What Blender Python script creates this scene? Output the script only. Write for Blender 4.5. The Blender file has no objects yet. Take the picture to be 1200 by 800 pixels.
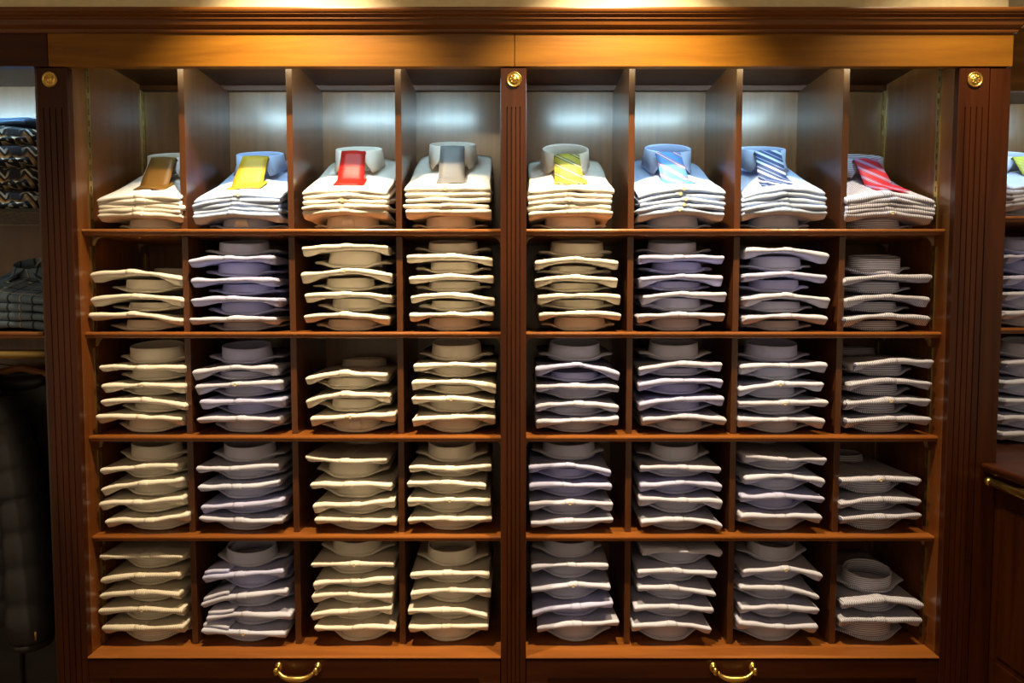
import bpy, bmesh, math, random
from mathutils import Vector, Matrix
R = math.radians
scene = bpy.context.scene
col = scene.collection

# ------------------------------------------------------------------ camera
cam = bpy.data.cameras.new('camera'); cam.lens = 24.0; cam.sensor_width = 36.0; cam.clip_start = 0.02
camo = bpy.data.objects.new('camera', cam); col.objects.link(camo)
camo.location = (-0.004, -1.96, 1.6)
camo.rotation_euler = (R(90 - 3.15), R(0.0), R(0.0))
scene.camera = camo

# ------------------------------------------------------------------ world, lights, exposure
w = bpy.data.worlds.new('shop_ambience'); scene.world = w; w.use_nodes = True
bg = w.node_tree.nodes['Background']; bg.inputs[0].default_value = (1.0, 0.73, 0.44, 1); bg.inputs[1].default_value = 0.35
WARM = (1.0, 0.76, 0.45)
def spot(name, loc, target, power, angle, blend, size, color=WARM):
    l = bpy.data.lights.new(name, 'SPOT'); l.energy = power; l.color = color
    l.spot_size = R(angle); l.spot_blend = blend; l.shadow_soft_size = size
    o = bpy.data.objects.new(name, l); col.objects.link(o); o.location = loc
    o.rotation_euler = (Vector(target) - Vector(loc)).to_track_quat('-Z', 'Y').to_euler()
    return o
CEIL = 2.88
# ceiling downlights in a line close to the cabinet front, the outer one dimmer
spot('ceiling_spot', (-0.61, -0.41, CEIL - 0.02), (-0.60, 0.05, 1.35), 225, 78, 1.0, 0.018)
spot('ceiling_spot', (0.31, -0.41, CEIL - 0.02), (0.32, 0.05, 1.35), 225, 78, 1.0, 0.018)
spot('ceiling_spot', (1.26, -0.41, CEIL - 0.02), (1.20, 0.05, 0.5), 84, 84, 1.0, 0.018)
# weak fill spot added further out in the shop
spot('ceiling_spot', (-0.2, -2.6, CEIL - 0.02), (-0.1, 0.0, 1.2), 16, 100, 0.9, 0.08)
scene.view_settings.view_transform = 'Standard'; scene.view_settings.look = 'None'
scene.view_settings.exposure = 0.0; scene.view_settings.gamma = 1.0; scene.view_settings.use_curve_mapping = False

# ------------------------------------------------------------------ materials
def new_mat(name):
    m = bpy.data.materials.new(name); m.use_nodes = True
    nt = m.node_tree; b = nt.nodes['Principled BSDF']
    return m, nt, b
def coords(nt, scale=(1,1,1), rot=(0,0,0)):
    tc = nt.nodes.new('ShaderNodeTexCoord'); mp = nt.nodes.new('ShaderNodeMapping')
    mp.inputs['Scale'].default_value = scale; mp.inputs['Rotation'].default_value = rot
    nt.links.new(tc.outputs['Object'], mp.inputs['Vector']); return mp.outputs['Vector']
def noise(nt, vec, scale, detail=4, rough=0.55, dist=0.0):
    n = nt.nodes.new('ShaderNodeTexNoise'); n.inputs['Scale'].default_value = scale
    n.inputs['Detail'].default_value = detail; n.inputs['Roughness'].default_value = rough; n.inputs['Distortion'].default_value = dist
    nt.links.new(vec, n.inputs['Vector']); return n.outputs['Fac']
def ramp(nt, fac, stops, interp='LINEAR'):
    r = nt.nodes.new('ShaderNodeValToRGB'); r.color_ramp.interpolation = interp
    e = r.color_ramp.elements
    while len(e) < len(stops): e.new(0.5)
    for k, (p, c) in enumerate(stops): e[k].position = p; e[k].color = (*c, 1)
    nt.links.new(fac, r.inputs['Fac']); return r.outputs['Color']
def bump(nt, b, fac, strength, dist):
    bp = nt.nodes.new('ShaderNodeBump'); bp.inputs['Strength'].default_value = strength; bp.inputs['Distance'].default_value = dist
    nt.links.new(fac, bp.inputs['Height']); nt.links.new(bp.outputs['Normal'], b.inputs['Normal'])
def wood(name, axis, dark, light, rough=0.34, coat=0.08, spec=0.32):
    m, nt, b = new_mat(name)
    sc = {'x': (1.2, 18, 18), 'y': (18, 1.2, 18), 'z': (18, 18, 1.2)}[axis]
    v = coords(nt, sc)
    n1 = noise(nt, v, 1.6, 6, 0.6, 0.6)
    c = ramp(nt, n1, [(0.3, dark), (0.72, light)])
    nt.links.new(c, b.inputs['Base Color'])
    n2 = noise(nt, v, 7, 3)
    bump(nt, b, n2, 0.06, 0.002)
    b.inputs['Roughness'].default_value = rough; b.inputs['Coat Weight'].default_value = coat; b.inputs['Coat Roughness'].default_value = 0.2; b.inputs['Specular IOR Level'].default_value = spec
    return m
MAH_D, MAH_L = (0.030, 0.0060, 0.0010), (0.068, 0.0165, 0.0026)
M = {}
M['wood_x'] = wood('mahogany_along', 'x', MAH_D, MAH_L)
M['wood_y'] = wood('mahogany_deep', 'y', MAH_D, MAH_L)
M['wood_z'] = wood('mahogany_upright', 'z', MAH_D, MAH_L)
M['fascia'] = wood('mahogany_fascia', 'x', (0.165, 0.064, 0.006), (0.30, 0.128, 0.011))
M['shelf'] = wood('mahogany_shelf', 'x', (0.19, 0.060, 0.012), (0.33, 0.115, 0.024), 0.28)
M['veneer'] = wood('back_veneer', 'z', (0.12, 0.048, 0.014), (0.215, 0.092, 0.031), 0.34, 0.7, 0.5)
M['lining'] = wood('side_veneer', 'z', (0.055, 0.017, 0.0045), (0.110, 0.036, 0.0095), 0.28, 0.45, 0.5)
def plain(name, colr, rough=0.6, metal=0.0, spec=0.5):
    m, nt, b = new_mat(name); v = coords(nt)
    n = noise(nt, v, 35, 3)
    c = ramp(nt, n, [(0.25, tuple(x * 0.86 for x in colr)), (0.75, colr)])
    nt.links.new(c, b.inputs['Base Color']); b.inputs['Roughness'].default_value = rough; b.inputs['Metallic'].default_value = metal
    b.inputs['Specular IOR Level'].default_value = spec
    return m
M['brass'] = plain('polished_brass', (0.85, 0.56, 0.15), 0.30, 1.0)
M['brass_dull'] = plain('dull_brass', (0.62, 0.45, 0.17), 0.38, 1.0)
M['cream_wall'] = plain('cream_paint', (0.86, 0.77, 0.50), 0.8)
M['ceiling'] = plain('ceiling_paint', (0.82, 0.78, 0.68), 0.85)
M['cheek'] = wood('cheek_veneer_lit', 'z', (0.115, 0.034, 0.007), (0.21, 0.068, 0.014), 0.28, 0.4, 0.5)  # side veneer made paler, carries the grazing light on the outer cheeks
M['cornice'] = wood('mahogany_cornice_lit', 'x', (0.11, 0.034, 0.005), (0.20, 0.068, 0.010), 0.34, 0.15)  # mahogany made paler, spot light along the cornice put into the colour
M['floor'] = wood('floor_boards', 'x', (0.09, 0.04, 0.015), (0.17, 0.08, 0.03), 0.4)
M['clip'] = plain('shelf_clip', (0.42, 0.27, 0.13), 0.45)
M['button'] = plain('shell_button', (0.74, 0.64, 0.42), 0.25)
M['off_white'] = plain('bright_patch', (0.86, 0.84, 0.80), 0.7)  # off-white of the tube end caps and the light patches on collars
M['puffer'] = plain('black_nylon', (0.020, 0.021, 0.026), 0.50)
M['hanger'] = plain('hanger_wood', (0.35, 0.14, 0.05), 0.4)
M['dark_trim'] = plain('dark_lining', (0.012, 0.010, 0.009), 0.8)  # near-black, on the jacket cuffs and zips
def emit(name, colr, s):
    m, nt, b = new_mat(name); b.inputs['Base Color'].default_value = (*colr, 1)
    b.inputs['Emission Color'].default_value = (*colr, 1); b.inputs['Emission Strength'].default_value = s; return m
M['tube'] = emit('cool_tube', (0.50, 0.83, 1.0), 92.0)
def glass(name):
    m, nt, b = new_mat(name); b.inputs['Base Color'].default_value = (0.72, 0.93, 0.86, 1); b.inputs['Roughness'].default_value = 0.02
    b.inputs['Transmission Weight'].default_value = 1.0; b.inputs['IOR'].default_value = 1.5; return m
M['glass'] = glass('green_glass')
def fabric(name, colr, stripe=None, axis=0, period=0.0052, duty=0.40):
    m, nt, b = new_mat(name); v = coords(nt)
    n = noise(nt, v, 14, 4)
    base = ramp(nt, n, [(0.2, tuple(x * 0.93 for x in colr)), (0.8, colr)])
    if stripe:
        sx = nt.nodes.new('ShaderNodeSeparateXYZ'); nt.links.new(v, sx.inputs[0])
        dv = nt.nodes.new('ShaderNodeMath'); dv.operation = 'DIVIDE'; dv.inputs[1].default_value = period
        nt.links.new(sx.outputs[axis], dv.inputs[0])
        fr = nt.nodes.new('ShaderNodeMath'); fr.operation = 'FRACT'; nt.links.new(dv.outputs[0], fr.inputs[0])
        lt = nt.nodes.new('ShaderNodeMath'); lt.operation = 'LESS_THAN'; lt.inputs[1].default_value = duty; nt.links.new(fr.outputs[0], lt.inputs[0])
        mx = nt.nodes.new('ShaderNodeMix'); mx.data_type = 'RGBA'
        nt.links.new(lt.outputs[0], mx.inputs[0]); nt.links.new(base, mx.inputs[6]); mx.inputs[7].default_value = (*stripe, 1)
        base = mx.outputs[2]
    nt.links.new(base, b.inputs['Base Color'])
    n2 = noise(nt, v, 60, 3); bump(nt, b, n2, 0.10, 0.003)
    b.inputs['Roughness'].default_value = 0.8; b.inputs['Specular IOR Level'].default_value = 0.2
    return m
FAB = {}
def fab_pair(key, colr, stripe=None):
    if stripe: FAB[key] = (fabric('cloth_' + key, colr, stripe, 0), fabric('cloth_band_' + key, colr, stripe, 2, 0.0065, 0.3))
    else:
        f = fabric('cloth_' + key, colr); FAB[key] = (f, f)
fab_pair('white', (0.82, 0.78, 0.70))
fab_pair('lilac', (0.50, 0.53, 0.84))
fab_pair('pale', (0.59, 0.63, 0.84))
fab_pair('grey', (0.58, 0.60, 0.78))
fab_pair('sky', (0.47, 0.59, 0.86))
fab_pair('stripe', (0.70, 0.71, 0.86), (0.17, 0.19, 0.32))
fab_pair('check', (0.80, 0.76, 0.66), (0.58, 0.52, 0.42))
WORD = {'white': 'white', 'lilac': 'lilac-blue', 'pale': 'pale blue', 'grey': 'pale grey', 'sky': 'sky-blue', 'stripe': 'pinstriped', 'check': 'fine-striped'}
def plaid():
    m, nt, b = new_mat('blue_plaid'); v = coords(nt)
    sx = nt.nodes.new('ShaderNodeSeparateXYZ'); nt.links.new(v, sx.inputs[0])
    def band(o, per, duty):
        d = nt.nodes.new('ShaderNodeMath'); d.operation = 'DIVIDE'; d.inputs[1].default_value = per; nt.links.new(sx.outputs[o], d.inputs[0])
        f = nt.nodes.new('ShaderNodeMath'); f.operation = 'FRACT'; nt.links.new(d.outputs[0], f.inputs[0])
        l = nt.nodes.new('ShaderNodeMath'); l.operation = 'LESS_THAN'; l.inputs[1].default_value = duty; nt.links.new(f.outputs[0], l.inputs[0]); return l.outputs[0]
    cur = None
    for o, per, duty, c in ((0, 0.036, 0.16, (0.03, 0.04, 0.06)), (1, 0.036, 0.16, (0.03, 0.04, 0.06)), (0, 0.072, 0.05, (0.45, 0.45, 0.42)), (1, 0.072, 0.05, (0.45, 0.45, 0.42))):
        mx = nt.nodes.new('ShaderNodeMix'); mx.data_type = 'RGBA'; nt.links.new(band(o, per, duty), mx.inputs[0])
        if cur is None: mx.inputs[6].default_value = (0.16, 0.24, 0.34, 1)
        else: nt.links.new(cur, mx.inputs[6])
        mx.inputs[7].default_value = (*c, 1); cur = mx.outputs[2]
    nt.links.new(cur, b.inputs['Base Color']); b.inputs['Roughness'].default_value = 0.85
    return m
FAB['plaid'] = (plaid(),) * 2
def knit():
    m, nt, b = new_mat('fair_isle_knit'); v = coords(nt)
    sx = nt.nodes.new('ShaderNodeSeparateXYZ'); nt.links.new(v, sx.inputs[0])
    def math_(op, a, bb=None):
        n = nt.nodes.new('ShaderNodeMath'); n.operation = op
        for k, q in enumerate((a, bb)):
            if q is None: continue
            if isinstance(q, (int, float)): n.inputs[k].default_value = q
            else: nt.links.new(q, n.inputs[k])
        return n.outputs[0]
    zig = math_('PINGPONG', sx.outputs[0], 0.021)
    t = math_('FRACT', math_('DIVIDE', math_('ADD', math_('ADD', sx.outputs[2], zig), math_('MULTIPLY', sx.outputs[1], 0.8)), 0.052))
    c = ramp(nt, t, [(0.0, (0.018, 0.022, 0.032)), (0.34, (0.80, 0.76, 0.62)), (0.50, (0.55, 0.33, 0.09)), (0.66, (0.02, 0.022, 0.03)), (0.84, (0.62, 0.64, 0.62))], 'CONSTANT')
    nz = noise(nt, v, 9, 2)
    mx = nt.nodes.new('ShaderNodeMix'); mx.data_type = 'RGBA'
    g = ramp(nt, nz, [(0.58, (0, 0, 0)), (0.66, (1, 1, 1))]); nt.links.new(g, mx.inputs[0]); nt.links.new(c, mx.inputs[6]); mx.inputs[7].default_value = (0.020, 0.026, 0.042, 1)
    nt.links.new(mx.outputs[2], b.inputs['Base Color']); b.inputs['Roughness'].default_value = 0.95
    bump(nt, b, noise(nt, v, 220, 2), 0.5, 0.004)
    return m
M['knit'] = knit(); M['knit_blue'] = fabric('blue_wool', (0.10, 0.20, 0.38))
def tie_mat(name, base, stripes, per=0.045, ang=35, rough=0.42):
    """stripes: list of (start, end, colour) inside one period"""
    m, nt, b = new_mat(name); v = coords(nt)
    sx = nt.nodes.new('ShaderNodeSeparateXYZ'); nt.links.new(v, sx.inputs[0])
    def math_(op, a, bb=None):
        n = nt.nodes.new('ShaderNodeMath'); n.operation = op
        for k, q in enumerate((a, bb)):
            if q is None: continue
            if isinstance(q, (int, float)): n.inputs[k].default_value = q
            else: nt.links.new(q, n.inputs[k])
        return n.outputs[0]
    s = math_('ADD', math_('MULTIPLY', sx.outputs[0], math.tan(R(ang))), math_('MULTIPLY', sx.outputs[2], 1.5))
    t = math_('FRACT', math_('DIVIDE', s, per))
    stops = [(0.0, base)]
    for a, e, c in stripes: stops += [(a, c), (e, base)]
    c = ramp(nt, t, stops, 'CONSTANT')
    nt.links.new(c, b.inputs['Base Color']); b.inputs['Roughness'].default_value = rough
    b.inputs['Specular IOR Level'].default_value = 0.22
    bump(nt, b, noise(nt, v, 90, 2), 0.08, 0.002)
    return m

# ------------------------------------------------------------------ mesh helpers
def link_mesh(name, verts, faces, mat, parent=None, smooth=False, origin=None, bevel=0.0):
    me = bpy.data.meshes.new(name)
    if origin is not None: verts = [(v[0]-origin[0], v[1]-origin[1], v[2]-origin[2]) for v in verts]
    me.from_pydata([tuple(v) for v in verts], [], faces); me.materials.append(mat)
    bm = bmesh.new(); bm.from_mesh(me); bmesh.ops.recalc_face_normals(bm, faces=bm.faces)
    if bevel > 0: bmesh.ops.bevel(bm, geom=list(bm.edges), offset=bevel, segments=2, affect='EDGES', profile=0.6)
    bm.to_mesh(me); bm.free()
    if smooth:
        for p in me.polygons: p.use_smooth = True
    o = bpy.data.objects.new(name, me); col.objects.link(o)
    if parent: o.parent = parent
    if origin is not None and parent is None: o.location = origin
    return o
def box_v(x0, x1, y0, y1, z0, z1):
    v = [(x, y, z) for x in (x0, x1) for y in (y0, y1) for z in (z0, z1)]
    f = [(0,1,3,2), (4,6,7,5), (0,4,5,1), (2,3,7,6), (0,2,6,4), (1,5,7,3)]
    return v, f
def box(name, x0, x1, y0, y1, z0, z1, mat, parent=None, bevel=0.0015, origin=None):
    v, f = box_v(x0, x1, y0, y1, z0, z1)
    return link_mesh(name, v, f, mat, parent, False, origin, bevel)
def boxes(name, lst, mat, parent=None, bevel=0.0, origin=None):
    V, F = [], []
    for b in lst:
        v, f = box_v(*b); n = len(V); V += v; F += [tuple(i + n for i in q) for q in f]
    return link_mesh(name, V, F, mat, parent, False, origin, bevel)
def loft(loops, closed=True, cap=True):
    n = len(loops[0]); V = [p for l in loops for p in l]; F = []
    for i in range(len(loops) - 1):
        for j in range(n if closed else n - 1):
            k = (j + 1) % n
            F.append((i*n + j, i*n + k, (i+1)*n + k, (i+1)*n + j))
    if cap and closed: F += [tuple(range(n))[::-1], tuple(range((len(loops)-1)*n, len(loops)*n))]
    return V, F
def lathe(profile, segs=24, axis='y', center=(0,0,0)):
    loops = []
    for r, h in profile:
        l = []
        for k in range(segs):
            a = 2*math.pi*k/segs; c, s = math.cos(a)*r, math.sin(a)*r
            p = {'y': (c, h, s), 'z': (c, s, h), 'x': (h, c, s)}[axis]
            l.append((p[0]+center[0], p[1]+center[1], p[2]+center[2]))
        loops.append(l)
    return loft(loops)
def tube(pts, radii, segs=10, squash=None):
    loops = []; pts = [Vector(p) for p in pts]
    up = Vector((0, 1, 0))
    for i, p in enumerate(pts):
        d = (pts[min(i+1, len(pts)-1)] - pts[max(i-1, 0)]).normalized()
        a = d.cross(up)
        if a.length < 1e-3: a = d.cross(Vector((1, 0, 0)))
        a.normalize(); b = d.cross(a).normalized(); r = radii[i] if isinstance(radii, (list, tuple)) else radii
        q = squash or 1.0
        loops.append([tuple(p + a*math.cos(2*math.pi*k/segs)*r + b*math.sin(2*math.pi*k/segs)*r*q) for k in range(segs)])
    return loft(loops)
def empty(name, loc, label=None, cat=None, group=None):
    o = bpy.data.objects.new(name, None); col.objects.link(o); o.location = loc; o.empty_display_size = 0.05
    if label: tag(o, label, cat, group)
    return o
def tag(o, label, cat, group=None):
    o['label'] = label; o['category'] = cat
    if group: o['group'] = group
    return o
def struct(o): o['kind'] = 'structure'; return o

# ------------------------------------------------------------------ room shell
struct(box('floor', -4, 4, -4.5, 0.70, -0.02, 0.0, M['floor'], None, 0))
struct(box('ceiling', -4, 4, -4.5, 0.70, CEIL, CEIL + 0.02, M['ceiling'], None, 0))
struct(box('wall_back', -4, 4, 0.66, 0.70, 0.0, CEIL, M['cream_wall'], None, 0))
struct(box('wall_soffit', -4, 1.40, 0.02, 0.06, 2.392, CEIL, M['cream_wall'], None, 0))
struct(box('wall_soffit_return', 1.40, 4, 0.241, 0.28, 2.392, CEIL, M['cream_wall'], None, 0))

# ------------------------------------------------------------------ main shirt cabinet
XI = 1.256; PC = 0.037; YB = 0.40
SH = [1.818, 1.5175, 1.2095, 0.909]; BOT = 0.561; FB = 2.266; FT = 2.362; CEILZ = 2.335; ST = 0.018
cab = empty('shirt_cabinet', (0, 0, 0), 'dark mahogany wall cabinet of shirt cubbyholes with fluted pilasters and brass rosettes', 'cabinet')
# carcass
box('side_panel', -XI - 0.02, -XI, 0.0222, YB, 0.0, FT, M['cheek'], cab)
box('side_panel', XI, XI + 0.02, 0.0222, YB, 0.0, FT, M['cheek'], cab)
box('outer_side_panel', 1.384, 1.402, 0.022, 0.62, 0.0, FT, M['wood_z'], cab)
for s in (-1, 1):
    x0, x1 = (-XI, 0.0) if s < 0 else (0.0, XI)
    box('back_panel', x0, x1, YB, YB + 0.012, 0.0, FT, M['veneer'], cab)
    box('top_panel', x0 + (0 if s < 0 else 0.012), x1 - (0.012 if s < 0 else 0), 0.022, YB - 0.001, CEILZ, CEILZ + 0.016, M['wood_x'], cab)
    box('top_batten', x0 + (0 if s < 0 else 0.012), x1 - (0.012 if s < 0 else 0), YB - 0.022, YB - 0.001, CEILZ - 0.018, CEILZ - 0.0005, M['wood_x'], cab)
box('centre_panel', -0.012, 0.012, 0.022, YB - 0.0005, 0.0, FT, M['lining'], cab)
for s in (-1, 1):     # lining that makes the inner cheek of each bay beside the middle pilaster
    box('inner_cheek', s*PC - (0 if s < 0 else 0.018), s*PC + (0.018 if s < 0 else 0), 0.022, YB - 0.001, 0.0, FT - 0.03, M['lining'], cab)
# fascia boards
box('fascia', -1.306, 0.0022, -0.003, 0.020, FB, FT + 0.03, M['fascia'], cab, 0.0012)
box('fascia', 0.0040, 1.402, -0.003, 0.020, FB, FT + 0.03, M['fascia'], cab, 0.0012)
# cornice, swept along the front with a mitred return at the right end
PROF = [(q*0.62, 2.356 + (z - 2.350)*1.14) for q, z in [(0.0, 2.350), (0.010, 2.350), (0.013, 2.353), (0.015, 2.358), (0.021, 2.361), (0.028, 2.366), (0.033, 2.373), (0.035, 2.377), (0.041, 2.378),
        (0.041, 2.383), (0.047, 2.384), (0.052, 2.387), (0.052, 2.390), (0.057, 2.391), (0.060, 2.394), (0.061, 2.3975), (0.060, 2.401), (0.0, 2.401)]]
def cornice(name, x_from, x_to, mitre, parent, y_base=0.0, ret=0.0):
    def off(p, sx):
        return p
    loops = [[(x_from, y_base - o_, z) for o_, z in PROF], [(x_to + (o_ if mitre else 0), y_base - o_, z) for o_, z in PROF]]
    if ret: loops.append([(x_to + o_, y_base + ret, z) for o_, z in PROF])
    v, f = loft(loops)
    return link_mesh(name, v, f, M['cornice'], parent)
cornice('cornice', -1.306, 1.402, True, cab, -0.001, 0.20)
# pilasters with flutes
def pilaster(x0, x1, parent, y=0.0, ztop=2.262, zfl=2.155, zbot=0.0, ngroove=4, margin=0.017):
    def section(grooved):
        pts = [(x0, y + 0.022), (x0, y + 0.002), (x0 + 0.002, y)]
        wd = (x1 - x0 - 2*margin); g = 0.0034; pitch = (wd - g)/(ngroove - 1)
        for k in range(ngroove):
            a = x0 + margin + k*pitch; b = a + g; dp = 0.0032 if grooved else 0.0
            pts += [(a, y), (a + g*0.22, y + dp), (b - g*0.22, y + dp), (b, y)]
        pts += [(x1 - 0.002, y), (x1, y + 0.002), (x1, y + 0.022)]
        return pts
    loops = [[(px, py, z) for px, py in section(g)] for z, g in ((zbot, True), (zfl - 0.004, True), (zfl, False), (ztop, False))]
    v, f = loft(loops)
    return link_mesh('pilaster', v, f, M['wood_z'], parent)
def rosette(x, z, parent, y=0.0):
    prof = [(0.0215, y + 0.001), (0.0215, y - 0.003), (0.0205, y - 0.0045), (0.0185, y - 0.0045), (0.0175, y - 0.003), (0.0145, y - 0.003), (0.0135, y - 0.0045), (0.009, y - 0.004), (0.006, y - 0.0065), (0.0015, y - 0.0075)]
    v, f = lathe(prof, 28, 'y', (x, 0, z))
    def petal(k):
        a = k*math.pi/4; return (x + math.cos(a)*0.0095, y - 0.0055, z + math.sin(a)*0.0095)
    for k in range(8):
        c = petal(k); vv, ff = lathe([(0.0005, -0.002), (0.0026, -0.001), (0.0030, 0.001), (0.0022, 0.0025)], 8, 'y', c)
        n = len(v); v += vv; f += [tuple(i + n for i in q) for q in ff]
    for k in range(24):
        a = k*math.pi/12; c = (x + math.cos(a)*0.0195, y - 0.0048, z + math.sin(a)*0.0195)
        vv, ff = lathe([(0.0004, -0.001), (0.0013, 0.0), (0.0013, 0.001)], 6, 'y', c)
        n = len(v); v += vv; f += [tuple(i + n for i in q) for q in ff]
    o = link_mesh('rosette', v, f, M['brass'], parent, True); o['label'] = 'round brass rosette with beaded rim'
    return o
for x0, x1, xr in ((-1.345, -1.256, -1.3045), (-PC, PC, 0.002), (1.256, 1.342, 1.2985)):
    p_ = pilaster(x0, x1, cab); rosette(xr, 2.2300, p_)
box('filler_panel', 1.344, 1.402, 0.001, 0.022, 0.0, 2.262, M['wood_z'], cab, 0.001)
# shelves with rounded nosing
def shelf_board(name, x0, x1, yf, yb, ztop, t, mat, parent):
    prof = [(yb, ztop), (yf + 0.005, ztop), (yf + 0.0015, ztop - 0.0012), (yf, ztop - 0.004), (yf, ztop - t*0.42), (yf + 0.002, ztop - t*0.50), (yf + 0.007, ztop - t*0.56), (yf + 0.007, ztop - t*0.9), (yf + 0.009, ztop - t), (yb, ztop - t)]
    v, f = loft([[(x0, y, z) for y, z in prof], [(x1, y, z) for y, z in prof]])
    return link_mesh(name, v, f, mat, parent)
def clip(x, y, z, s, parent):
    r = 0.026; prof = [(0, 0), (s*r, 0)] + [(s*r*(1 - math.sin(a)), -r*(1 - math.cos(a))) for a in [k*math.pi/16 for k in range(1, 8)]] + [(0, -r)]
    v, f = loft([[(x + a, y - 0.007, z + b) for a, b in prof], [(x + a, y + 0.007, z + b) for a, b in prof]])
    return link_mesh('shelf_clip', v, f, M['clip'], parent)
DIV = {-1: (-0.973, -0.657, -0.338), 1: (0.3475, 0.662, 0.975)}
for s in (-1, 1):
    x0, x1 = (-XI + 0.0005, -PC - 0.0005) if s < 0 else (PC + 0.0005, XI - 0.0005)
    for z in SH:
        b = shelf_board('shelf', x0, x1, 0.040, YB - 0.001, z, ST, M['shelf'], cab)
        for y in (0.095, 0.345):
            clip(x0 + 0.001, y, z - ST - 0.0005, 1, b); clip(x1 - 0.001, y, z - ST - 0.0005, -1, b)
    shelf_board('bottom_board', x0, x1, -0.002, YB - 0.001, BOT, 0.008, M['shelf'], cab)
    tops = [CEILZ - 0.0185] + [z - ST - 0.0005 for z in SH]; bots = [z + 0.0005 for z in SH] + [BOT + 0.0005]
    for a, b in zip(tops, bots):
        for xd in DIV[s]:
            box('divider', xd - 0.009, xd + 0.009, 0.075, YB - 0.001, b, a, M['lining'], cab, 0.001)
# slotted brass standards on the cheeks
def standard(x, s, y, z0, z1, parent):
    lst = [(min(x, x + s*0.004), max(x, x + s*0.004), y - 0.0085, y - 0.0030, z0, z1), (min(x, x + s*0.004), max(x, x + s*0.004), y + 0.0030, y + 0.0085, z0, z1)]
    z = z0
    while z < z1 - 0.02:
        lst.append((min(x, x + s*0.0038), max(x, x + s*0.0038), y - 0.0032, y + 0.0032, z, z + 0.016)); z += 0.032
    return boxes('shelf_standard', lst, M['brass_dull'], parent)
for s in (-1, 1):
    for y in (0.086, 0.388):
        for a, b in zip(tops, bots): standard(s*XI - s*0.0003, -s, y, b + 0.001, a - (0.03 if a < 2.2 else 0), cab)
# drawers under the bottom board
def bail_handle(x, y, z, parent):
    V, F = [], []
    def put(v, f):
        n = len(V); V.extend((p[0] + x, p[1] + y, p[2] + z) for p in v); F.extend(tuple(i + n for i in q) for q in f)
    for s in (-1, 1):
        v, f = lathe([(0.004, 0.002), (0.0135, 0.0), (0.013, -0.004), (0.008, -0.007), (0.006, -0.011), (0.0065, -0.020), (0.0095, -0.024), (0.0095, -0.028), (0.003, -0.031)], 18, 'y')
        put([(p[0]*0.85 + s*0.058, p[1], p[2]*1.2) for p in v], f)
    pts, rad = [], []
    for k in range(17):
        t = -1 + k/8; pts.append((t*0.054, -0.022 - 0.010*(1 - t*t), -0.019*(1 - abs(t)**3.4))); rad.append(0.0045 + 0.0045*(1 - t*t))
    put(*tube(pts, rad, 10))
    h = link_mesh('handle', V, F, M['brass'], parent, True); h['label'] = 'brass bail handle'
    return h
for s in (-1, 1):
    x0, x1 = (-XI + 0.002, -PC - 0.002) if s < 0 else (PC + 0.002, XI - 0.002)
    for zt, zb in ((BOT - 0.0095, 0.315), (0.310, 0.085)):
        st = 0.062; d_ = boxes('drawer', [(x0, x1, 0.004, 0.022, zb, zt), (x0, x0 + st, 0.0, 0.006, zb, zt), (x1 - st, x1, 0.0, 0.006, zb, zt),
                    (x0 + st, x1 - st, 0.0, 0.006, zt - 0.055, zt), (x0 + st, x1 - st, 0.0, 0.006, zb, zb + 0.05)], M['wood_x'], cab)
        bail_handle(-0.6345 if s < 0 else 0.6475, 0.0, zt - 0.022, d_)
    box('plinth', x0, x1, 0.006, 0.026, 0.0, 0.083, M['wood_x'], cab)

# cool tubes hidden behind the fascia
def tube_light(x0, x1, y, z, label):
    t = empty('tube_light', ((x0 + x1)/2, y, z), label, 'lamp', 'tube lights behind the fascia boards')
    hw = (x1 - x0)/2
    v, f = lathe([(0.004, -hw + 0.012), (0.0075, -hw + 0.013), (0.0075, hw - 0.013), (0.004, hw - 0.012)], 14, 'x'); link_mesh('tube', v, f, M['tube'], t, True)
    for s in (-1, 1): box('end_cap', s*hw - (0.012 if s > 0 else 0), s*hw + (0.012 if s < 0 else 0), -0.009, 0.009, -0.010, CEILZ - z - 0.0005, M['off_white'], t)
    return t
tube_light(-1.10, -0.14, 0.046, 2.318, 'slim cool white tube light behind the fascia over the yellow tie')
tube_light(0.14, 1.10, 0.046, 2.318, 'slim cool white tube light behind the fascia over the navy striped tie')

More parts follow.
